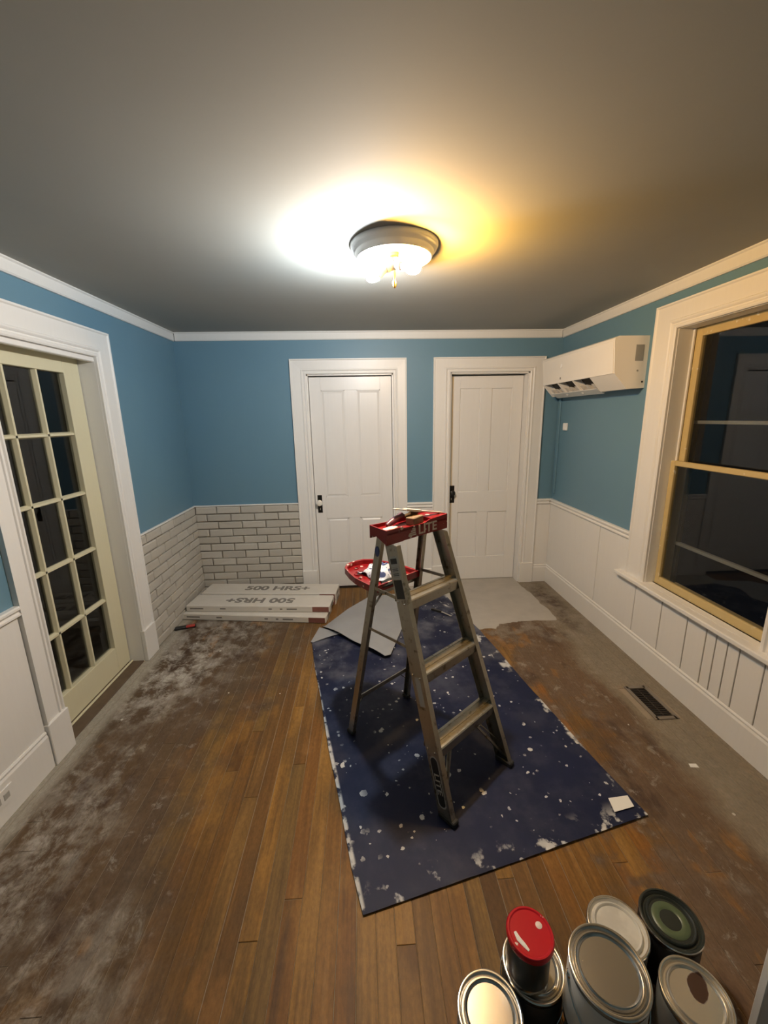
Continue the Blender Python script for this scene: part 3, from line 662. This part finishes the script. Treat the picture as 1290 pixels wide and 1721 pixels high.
ER = [(1.178, 1.341), (1.120, 1.60), (1.060, 1.95), (1.010, 2.22), (.955, 2.60), (.901, 2.932), (.855, 3.14), (.800, 3.38), (.775, 3.55), (.76, 3.60)]
def zt_(u, w, x, y):
    e = min(w, 1-w)*1.25; z = .0085 + .0018*wave(x*1.3, y*1.3)
    if e < .03 or u < .015: z += .003*max(0, wave(2*x, 2*y))
    return z
ts = sheet(EL, ER, 70, 40, zt_).obj('sheet', 'tarp_blue', T, True)
G0 = [(-.375, 3.085), (-.345, 3.105), (-.165, 3.40), (.025, 3.63), (.36, 3.685)]
G1 = [(-.375, 3.085), (-.262, 2.960), (-.060, 2.750), (.120, 2.580), (.160, 2.600), (.285, 3.000), (.44, 3.62)]
def zflap(u, w, x, y):
    return .013 + .020*math.sin(min(1, w*1.6)*math.pi*.5)*(.6+.4*math.sin(5*u)) + .014*w*w*math.sin(u*5.2+.4) + .007*math.sin(14*x-9*y)*w + .006*math.sin(6*x+17*y)*w*(1-w)*2 + .020*max(0, 1-abs(u-.25)*5)*w*(1-w)*3
sheet(G0, G1, 36, 22, zflap).obj('folded_flap', 'tarp_grey', T, True)
G2 = [(-.440, 2.858), (-.395, 3.08)]; G3 = [(-.420, 2.850), (-.215, 2.955)]
sheet(G2, G3, 8, 8, lambda u, w, x, y: .013+.008*w*math.sin(u*2.4)).obj('folded_corner', 'tarp_grey', T, True)

# paper scrap on the tarp, chip on the floor
pp = [(1.052, 1.424), (1.145, 1.430), (1.141, 1.378), (1.040, 1.358)]
mb = MB(); cx, cy = 1.095, 1.398
vs = [(x-cx, y-cy, 0.0045+.001*(i % 2)) for i, (x, y) in enumerate(pp)]
mb.add([(a, b, c-.0008) for a, b, c in vs]+vs, [(3, 2, 1, 0), (4, 5, 6, 7)]+[(i, (i+1) % 4, 4+(i+1) % 4, 4+i) for i in range(4)])
tag(mb.obj('paper_scrap', 'paper', loc=(cx, cy, .009)), 'white paper scrap lying on the near right corner of the tarp', 'paper')
mb = MB().add([(-.022, -.008, 0), (.018, -.014, 0), (.020, .010, 0), (-.016, .014, 0), (-.020, -.007, .002), (.016, -.012, .003), (.018, .009, .002), (-.014, .012, .002)], [(3, 2, 1, 0), (4, 5, 6, 7)]+[(i, (i+1) % 4, 4+(i+1) % 4, 4+i) for i in range(4)])
tag(mb.obj('paint_chip', 'paper', loc=(1.575, 1.572, .0006)), 'small white paint chip on the bare floor near the register', 'paint chip')

# ---- stepladder: local x across, y towards its rear legs, z up
LR = math.atan2(.632, .775)
LA = tag(root('stepladder', (.49, 1.516, .010), LR), 'short paint spotted aluminium stepladder with red top cap, standing on the blue tarp', 'stepladder')
TOPZ = 1.135
def fr_(s, z): return Vector((s*(.234-.062*z/1.145), .39*z/1.145, z))
def rr_(s, z): return Vector((s*(.225-.070*z/1.15), .677-.200*z/1.15, z))
def chan(s, w, d, th): return [(0, -d/2), (-s*w, -d/2), (-s*w, -d/2+th), (-s*th, -d/2+th), (-s*th, d/2-th), (-s*w, d/2-th), (-s*w, d/2), (0, d/2)]
rails = {}
for s in (-1, 1):
    rails[s] = MB().beam(fr_(s, .012), fr_(s, TOPZ), chan(s, .026, .072, .003), (1, 0, 0), True).obj('rail', 'aluminium', LA)
    f = fr_(s, 0); MB().cbox(f.x-.004 if s < 0 else f.x-.032, f.x+.032 if s < 0 else f.x+.004, f.y-.044, f.y+.044, 0, .024, .004).obj('foot', 'black_rubber', rails[s])
    lg = MB().beam(rr_(s, .012), rr_(s, TOPZ+.02), chan(s, .022, .036, .0025), (1, 0, 0), True).obj('rear_leg', 'aluminium', LA)
    f = rr_(s, 0); MB().cbox(f.x-.004 if s < 0 else f.x-.026, f.x+.026 if s < 0 else f.x+.004, f.y-.024, f.y+.024, 0, .022, .004).obj('foot', 'black_rubber', lg)
for z in (.300, .600, .905):
    a = fr_(-1, z); b = fr_(1, z); y = a.y
    sec = [(y-.040, z-.046), (y-.040, z-.004), (y-.036, z), (y-.020, z+.001), (y-.019, z-.001), (y-.006, z-.001), (y-.005, z+.001), (y+.010, z+.001), (y+.011, z-.001), (y+.026, z-.001), (y+.028, z+.001), (y+.042, z), (y+.044, z-.004), (y+.044, z-.026), (y+.041, z-.026), (y+.041, z-.004), (y-.037, z-.004), (y-.037, z-.046)]
    st = MB().prism(sec, 0, a.x+.003, b.x-.003).obj('step', 'aluminium', LA)
    for s in (-1, 1):
        e = fr_(s, z)
        for dy, dz in ((-.022, -.018), (.018, -.018)):
            MB().lathe([(.006, 0), (.005, .003), (0, .004)], 10, c=(e.x+s*.001, y+dy, z+dz), mat=Matrix.Rotation(s*math.pi/2, 4, 'Y')).obj('rivet', 'steel', st)
# knee braces below the bottom step
for s in (-1, 1):
    q = fr_(s, .045); MB().bar((s*.075, fr_(1, .3).y+.006, .262), (q.x-s*.012, q.y+.006, .045), .016, .010, (0, 1, 0)).obj('knee_brace', 'aluminium', LA)
    MB().bar((s*.085, fr_(1, .3).y+.030, .275), (q.x-s*.012, q.y+.020, .100), .010, .004, (0, 1, 0)).obj('knee_brace', 'aluminium', LA)
# rear cross bars and spreaders
for z in (.205, .830):
    MB().bar(rr_(-1, z)+Vector((.004, .018, 0)), rr_(1, z)+Vector((-.004, .018, 0)), .024, .005, (0, 0, 1)).obj('rear_bar', 'aluminium', LA)
    if z < .5:
        for s in (-1, 1): MB().bar(rr_(s, z-.08)+Vector((-s*.006, .016, 0)), rr_(s, z)+Vector((-s*.075, .016, 0)), .010, .004, (0, 1, 0)).obj('rear_brace', 'aluminium', LA)
for s in (-1, 1):
    a, b = rr_(s, .890)+Vector((-s*.004, -.010, 0)), fr_(s, .895)+Vector((-s*.004, .028, 0)); m = (a+b)/2
    sp = MB().bar(a, m, .016, .003).obj('spreader', 'aluminium', LA); MB().bar(m+Vector((-s*.004, .02, 0)), b+Vector((-s*.004, 0, 0)), .016, .003).obj('spreader_link', 'aluminium', sp)
MB().bar(rr_(-1, .670)+Vector((.006, -.010, 0)), fr_(-1, .690)+Vector((.008, .030, 0)), .014, .003).obj('spreader', 'aluminium', LA)
MB().bar(rr_(-1, .720)+Vector((.008, .012, 0)), Vector((-.08, rr_(1, .83).y+.016, .828)), .012, .003, (0, 1, 0)).obj('shelf_brace', 'aluminium', LA)
MB().bar(rr_(1, .720)+Vector((-.008, .012, 0)), Vector((.08, rr_(1, .83).y+.016, .828)), .012, .003, (0, 1, 0)).obj('shelf_brace', 'aluminium', LA)
# top cap: hollow tray with raised back and side walls
cx0, cx1, cy0, cy1, cz0, cz1 = -.205, .205, .375, .492, 1.138, 1.205
cap = MB().prism([(cx0, cy0), (cx1, cy0), (cx1-.004, cy1), (cx0+.004, cy1)], 2, cz1-.022, cz1-.014)
def wallq(a, b, z0a, z0b, z1a, z1b, th=.006):
    a, b = Vector((*a, 0)), Vector((*b, 0)); d = (b-a).normalized(); nrm = Vector((d.y, -d.x, 0))*th
    vs = [a+Vector((0, 0, z0a)), b+Vector((0, 0, z0b)), b+Vector((0, 0, z1b)), a+Vector((0, 0, z1a))]
    cap.add(vs+[v-nrm for v in vs], [(0, 1, 2, 3), (7, 6, 5, 4), (0, 4, 5, 1), (1, 5, 6, 2), (2, 6, 7, 3), (3, 7, 4, 0)])
fx = [(cx0, 1.138, 1.205), (-.110, 1.138, 1.205), (-.095, 1.140, 1.198), (.040, 1.140, 1.196), (.075, 1.140, 1.206), (.205, 1.138, 1.212)]
for (xa, za, ta), (xb, zb, tb) in zip(fx, fx[1:]): wallq((xa, cy0), (xb, cy0), za, zb, ta, tb)
for xa, xb, ta, tb in ((.201, .10, 1.212, 1.216), (.10, -.10, 1.216, 1.206), (-.10, -.201, 1.206, 1.210)): wallq((xa, cy1), (xb, cy1), 1.150, 1.150, ta, tb)
wallq((cx0+.004, cy1), (cx0+.002, cy0+.070), 1.160, 1.166, 1.210, 1.207); wallq((cx0+.002, cy0+.070), (cx0, cy0), 1.166, 1.138, 1.207, 1.205)
wallq((cx1, cy0), (cx1-.002, cy0+.070), 1.138, 1.166, 1.212, 1.214); wallq((cx1-.002, cy0+.070), (cx1-.004, cy1), 1.166, 1.160, 1.214, 1.212)
cap.cbox(cx0+.003, -.115, cy0+.003, cy0+.050, 1.188, 1.205, .002).cbox(.090, cx1-.003, cy0+.003, cy1-.004, 1.188, 1.209, .002)
cap = cap.obj('top_cap', 'red_plastic', LA)
text('LITE', .062, 'letter_white', 'lettering', cap, frame((.060, cy0-.0006, 1.168), (1, 0, .0), (0, 0, 1)), .0008, 1.15, .02)
for k in range(5):
    w = .008+.008*k; zc = 1.192-.0095*k
    MB().box(-.030-w, -.030+w*.25, cy0-.0014, cy0-.0002, zc-.003, zc+.003).obj('emblem_stripe', 'letter_white', cap)
mb = MB().lathe([(.034, 0), (.030, .003), (.012, .004), (0, .004)], 18); mb.v = [(x*1.2+.010*math.sin(7*y*40), y*.55, z) for x, y, z in mb.v]
mb.xf(Matrix.Translation((-.160, .398, 1.2045))).obj('paint_blob', 'cream_splat', cap, True)
# stickers on the near rail (web faces outward)
ax = (fr_(-1, 1)-fr_(-1, 0)).normalized(); sd = Vector((0, 1, 0)); sd = (sd-ax*sd.dot(ax)).normalized(); on_ = ax.cross(sd).normalized()
if on_.x > 0: on_ = -on_
def plate(z0, z1, w, mat, name, parent, lift=.0006, dy=0.0, rnd=0):
    a, b = fr_(-1, z0), fr_(-1, z1); o = on_*lift; ln = (b-a).length; pts = []
    if rnd:
        for k in range(24):
            t = 2*math.pi*k/24; cxx, cyy = math.cos(t)*w/2, math.sin(t)*w/2 + (ln/2-w/2)*(1 if math.sin(t) >= 0 else -1); pts.append((cxx, cyy))
    else: pts = [(-w/2, -ln/2), (w/2, -ln/2), (w/2, ln/2), (-w/2, ln/2)]
    mid = (a+b)/2; n = len(pts)
    f = [mid + sd*(u+dy) + ax*v + o for u, v in pts]; g = [q-on_*.0004 for q in f]
    return MB().add(f+g, [tuple(range(n)), tuple(range(n, 2*n))[::-1]]+[(i, (i+1) % n, n+(i+1) % n, n+i) for i in range(n)]).obj(name, mat, parent)
plate(.905, .985, .052, 'label_black', 'warning_label', rails[-1])
lb = plate(.990, 1.085, .046, 'label_grey', 'instruction_label', rails[-1]); plate(1.052, 1.075, .040, 'label_black', 'label_header', lb, .0012)
for k in range(7): plate(.995+k*.007, .998+k*.007, .036, 'label_black' if k % 3 else 'aluminium', 'label_line', lb, .0012)
bd = plate(.052, .262, .046, 'label_grey', 'badge_rim', rails[-1], .0006, 0, 1)
plate(.058, .256, .038, 'label_black', 'badge', bd, .0012, 0, 1)
mid = fr_(-1, .150)
text('LITE', .040, 'label_grey', 'badge_lettering', bd, frame(tuple(mid+on_*.0022), tuple(-ax), tuple(-sd)) , .0005, 1.25)
plate(.46, .58, .030, 'label_grey', 'worn_sticker', rails[-1])
q = rr_(-1, 1.075); MB().lathe([(.016, 0), (.016, .001), (0, .001)], 20, mat=Matrix.Translation(q+Vector((-.0006, 0, 0))) @ Matrix.Rotation(-math.pi/2, 4, 'Y') @ Matrix.Diagonal((1.6, .9, 1, 1))).obj('oval_sticker', 'label_blue', LA)
# fold-out pail shelf
def shelf_outline(grow):
    o = [(-.158, .520), (-.156, .600), (-.150, .680), (-.128, .760), (-.098, .835), (-.060, .872), (0, .884), (.060, .872), (.098, .835), (.128, .760), (.150, .680), (.156, .600), (.158, .520)]
    return [(x*(1+grow), .70+(y-.70)*(1+grow)) for x, y in o]
sz = .852; o1, o0 = shelf_outline(0), shelf_outline(-.07); n = len(o1); mb = MB()
zz = [(o1, sz), (o1, sz+.034), (o0, sz+.032), (o0, sz+.008)]
vs = [(x, y, z) for o, z in zz for x, y in o]
mb.add(vs, [(r*n+i, r*n+(i+1) % n, (r+1)*n+(i+1) % n, (r+1)*n+i) for r in range(3) for i in range(n)] + [tuple(range(3*n, 4*n)), tuple(range(n))[::-1]])
sh = mb.obj('pail_shelf', 'red_plastic', LA)
for (px_, py_, r_) in ((-.055, .755, .034), (.045, .74, .030), (-.105, .70, .012), (-.02, .83, .012)):
    MB().lathe([(r_, 0), (r_, .005), (r_*.8, .005), (r_*.8, .001), (0, .001)], 24, c=(px_, py_, sz+.0085)).obj('cup_ring', 'red_plastic', sh, True)
    MB().lathe([(r_*.55, 0), (r_*.55, .0006), (0, .0006)], 20, c=(px_, py_, sz+.0096)).obj('cup_hole', 'label_black', sh)

# things on the ladder
LM = Matrix.Translation((.49, 1.516, .010)) @ Matrix.Rotation(LR, 4, 'Z')
def on_lad(name, w, d, z, rz=0): 
    q = LM @ Vector((w, d, z)); return root(name, q, LR+rz)
# printed rag on the pail shelf: crumpled sheet
g = tag(on_lad('printed_rag', .020, .672, sz+.011), 'crumpled white rag with dark blue print on the red pail shelf', 'rag')
n = 16; mb = MB(); rng = random.Random(3); top = []
for i in range(n+1):
    for j in range(n+1):
        u, w = i/n-.5, j/n-.5; hgt = .050*max(0, 1-(u*u+w*w)*3.4) + .010*math.sin(13*u+5*w) + .008*math.sin(17*w-9*u)
        top.append((u*.165+.006*math.sin(11*w), w*.175+.006*math.sin(9*u), max(.003, hgt+.006)))
N = len(top); mb.add(top+[(x, y, max(0, z-.004)) for x, y, z in top], [(i*(n+1)+j, i*(n+1)+j+1, (i+1)*(n+1)+j+1, (i+1)*(n+1)+j) for i in range(n) for j in range(n)])
mb.f += [tuple(N+q for q in f[::-1]) for f in mb.f]
bd = list(range(n+1))+[i*(n+1)+n for i in range(1, n+1)]+[n*(n+1)+j for j in range(n-1, -1, -1)]+[i*(n+1) for i in range(n-1, 0, -1)]
mb.f += [(a, b, N+b, N+a) for a, b in zip(bd, bd[1:]+bd[:1])]
mb.obj('cloth', 'print_cloth', g, True)
g = tag(on_lad('dark_cloth', -.030, .545, sz+.0085), 'dark folded cloth tucked under the printed rag on the pail shelf', 'cloth')
mb = MB()
for k in range(4): mb.tube([(-.075+.012*k, -.020+.014*k, .010), (-.03+.01*k, -.024+.014*k, .012), (.03, -.02+.012*k, .011), (.07-.01*k, -.012+.010*k, .009)], [.006, .009, .009, .006], 8)
mb.obj('folds', 'black_cloth', g, True)
# sanding block
ct = 1.1915
g = tag(on_lad('sanding_block', .010, .412, ct, .22), 'brown sanding block on the ladder top cap', 'sanding block')
MB().cbox(-.044, .044, -.023, .023, 0, .036, .003).obj('foam', 'sponge', g)
# brush with maroon handle behind the block
g = tag(on_lad('paint_brush', -.060, .452, ct, .10), 'paint brush with a maroon handle lying behind the sanding block', 'paint brush')
MB().tube([(-.080, 0, .012), (-.06, 0, .018), (-.025, 0, .028), (.005, 0, .036), (.028, 0, .041)], [.009, .014, .0165, .013, .015], 12).obj('handle', 'maroon', g, True)
MB().bar((.024, 0, .040), (.070, 0, .043), .018, .044, (0, 0, 1)).obj('ferrule', 'steel', g)
MB().bar((.068, 0, .043), (.130, 0, .040), .016, .042, (0, 0, 1)).obj('bristles', 'bristle', g)
# white stick resting across the brush and the right end of the cap
g = tag(on_lad('stir_stick', .050, .430, 1.209), 'thin white stir stick laid across the brush and the ladder top cap', 'stick')
MB().bar((-.140, .020, .063), (.150, -.015, .004), .005, .019, (0, 0, 1)).obj('wood', 'stick_wood', g)
MB().bar((-.075, .012, .0505), (.015, .002, .0325), .010, .030, (0, 0, 1)).obj('paint_crust', 'cream_splat', g)

# ---- brush lying on the far end of the tarp
g = tag(root('scraper', (.655, 3.245, .011), math.atan2(-.149, .156)+.1), 'slim scraper with a dark handle lying on the far end of the tarp', 'scraper')
MB().bar((-.100, 0, .009), (-.005, 0, .009), .016, .022, (0, 0, 1)).obj('handle', 'label_black', g)
MB().bar((-.006, 0, .008), (.105, -.02, .004), .004, .018, (0, 0, 1)).obj('blade', 'steel', g)

# ---- utility knife by the cartons
g = tag(root('utility_knife', (-1.515, 3.185, .0005), .30), 'black and red utility knife on the floor by the brick corner', 'utility knife')
MB().cbox(-.085, .075, -.020, .020, 0, .022, .005).obj('body', 'label_black', g)
MB().cbox(.000, .070, -.021, .010, .010, .024, .003).obj('grip', 'red_handle', g)
MB().bar((-.120, 0, .010), (-.080, 0, .010), .016, .002, (0, 1, 0)).obj('blade', 'steel', g)

# ---- cartons of flooring
def carton(label, x, y, z, rz, printed, flip, L_=1.27, Wd=.230, h=.058):
    g = tag(root('flooring_carton', (x, y, z), rz), label, 'carton', 'long flooring cartons stacked in the brick corner')
    b = MB().cbox(-L_/2, L_/2, -Wd/2, Wd/2, 0, h, .006).obj('box', 'carton', g)
    MB().box(-L_/2+.004, L_/2-.004, -.006, .004, h-.0002, h+.0005).obj('seam_tape', 'cream_splat', g) if not printed else None
    if printed:
        d = -1 if flip else 1
        text('500 HRS+', .125, 'carton_print', 'printing', g, frame((-.01 if flip else .06, 0.0, h+.0008), (d, 0, 0), (0, d, 0)), .0004, 1.2, .035)
    MB().box(L_/2-.150, L_/2-.008, -Wd/2-.0008, -Wd/2+.0005, .006, h-.006).obj('end_label', 'carton_red', g)
    for a, w in ((-.60, .12), (-.33, .05), (.10, .03), (.20, .022), (.26, .09)):
        MB().box(a, a+w, -Wd/2-.0006, -Wd/2+.0005, h*.40, h*.62).obj('print_line', 'carton_print', g)
    MB().box(L_/2-.0005, L_/2+.0008, -.05, .05, .012, h-.012).obj('hand_slot', 'carton_print', g)
    return g
a1 = math.atan2(-.137, 1.30); a2 = math.atan2(-.20, 1.28)
carton('lower flooring carton of the near stack, its front edge poking out', -.960, 3.362, .001, a2*.93, False, False)
carton('white flooring carton on top of the near stack, lettering upside down', -.940, 3.420, .0600, a1, True, True)
carton('lower flooring carton of the far stack against the brick wall', -.905, 3.684, .001, a1*.95, False, False)
carton('white flooring carton on top of the far stack, lettering upright', -.904, 3.676, .0600, a1, True, False)

# ---- paint cans
def can(label, x, y, z, r, h, lid, body, rz=0, group='paint cans by the photographer', bail=True, ring=None):
    g = tag(root('paint_can', (x, y, z), rz), label, 'paint can', group)
    MB().lathe([(0, .003), (r-.004, .003), (r-.001, 0), (r, .004), (r-.002, .008), (r-.002, h-.012), (r, h-.008), (r+.001, h-.003), (r-.001, h), (r-.006, h), (r-.007, h-.006)], 56).obj('body', 'tin', g, True)
    MB().lathe([(r-.0018, .014), (r-.0012, .015), (r-.0012, h-.020), (r-.0018, h-.019)], 56).obj('label_band', body, g, True)
    l = MB().lathe([(r-.006, h-.001), (r-.009, h-.004), (r-.012, h-.008), (r-.016, h-.008), (r-.018, h-.002), (r-.021, h), (r-.024, h-.002), (r-.026, h-.005), (0, h-.0045)], 56).obj('lid', lid, g, True)
    MB().lathe([(r-.001, h-.001), (r-.0005, h+.001), (r-.003, h+.0018), (r-.006, h+.001), (r-.0065, h-.003)], 56).obj('rim', 'tin' if lid != 'green_lid' else 'green_lid', g, True)
    if ring: MB().lathe([(ring[0], h-.0045), (ring[0]-.004, h-.002), (ring[1]+.004, h-.002), (ring[1], h-.0045)], 48).obj('paint_ring', 'green_paint', l, True)
    if bail:
        for s in (-1, 1): MB().lathe([(.010, 0), (.008, .004), (0, .005)], 16, mat=Matrix.Translation((s*(r-.002), 0, h*.78)) @ Matrix.Rotation(s*math.pi/2, 4, 'Y')).obj('ear', 'tin', g, True)
        MB().tube([((r+.003)*math.cos(t), -(r+.004)*math.sin(t)*1.0, h*.78-.085*math.sin(t)) for t in [math.pi*k/14 for k in range(15)]], .0016, 6).obj('bail', 'steel', g, True)
    return g
can('leftmost gallon paint can, plain silver lid cut by the bottom edge', .286, .716, 0, .083, .190, 'tin_lid', 'can_label_grey', .4)
can('silver gallon paint can carrying the small red lidded can', .436, .800, 0, .083, .190, 'tin_lid', 'can_label_dark', -.5)
can('gallon paint can underneath the big white labelled can', .560, .676, 0, .083, .190, 'tin_lid', 'can_label_grey', .2, bail=False)
g3 = can('big paint can with white label and silver lid, raised above the others', .558, .678, .1925, .090, .190, 'tin_lid', 'can_label_white', -.2)
MB().cbox(-.022, .010, -.0915, -.086, .050, .150, .002).obj('label_print', 'label_black', g3)
can('gallon paint can with a cream paint smeared lid, behind the white labelled can', .722, .866, 0, .083, .190, 'painted_lid', 'can_label_grey', .1, bail=False)
can('black gallon paint can with a green paint ring on its lid', .893, .874, 0, .083, .190, 'green_lid', 'label_black', .6, bail=False, ring=(.050, .028))
can('rightmost gallon paint can, brown drip on its silver lid', .836, .710, 0, .083, .190, 'drip_lid', 'can_label_grey', -.7, bail=False)
g = tag(root('small_paint_can', (.413, .789, .1920)), 'small paint can with a bright red plastic lid on top of a silver can', 'paint can')
MB().lathe([(0, 0), (.055, 0), (.056, .004), (.055, .008), (.055, .122), (.056, .128)], 48).obj('body', 'tin', g, True)
MB().lathe([(.0553, .016), (.0556, .017), (.0556, .112), (.0553, .113)], 48).obj('label_band', 'can_label_dark', g, True)
MB().lathe([(.0565, .122), (.061, .122), (.062, .126), (.062, .136), (.059, .140), (.055, .140), (.052, .1375), (0, .1372)], 48).obj('lid', 'red_lid', g, True)
mb = MB().tube([(-.040, .004, .1385), (-.036, -.012, .1388), (-.026, -.026, .1388), (-.018, -.038, .1385)], [.004, .0065, .0055, .003], 8); mb.v = [(x, y, .1376+(z-.1376)*.35) for x, y, z in mb.v]
mb.obj('paint_streak', 'paper', g, True)
mb = MB().lathe([(.009, 0), (.007, .001), (0, .0014)], 14, c=(.030, .014, .1376)); mb.obj('paint_spot', 'letter_white', g, True)

# ---- white board standing at the right edge of the view
g = tag(root('white_board', (1.02, .712, 0), .0), 'white painted board standing upright at the right edge by the paint cans', 'board')
MB().cbox(0, .24, -.011, .011, 0, .92, .003).obj('board', 'white_paint', g)
MB().cbox(0, .24, -.018, -.010, .86, .92, .003).obj('batten', 'white_paint', g)
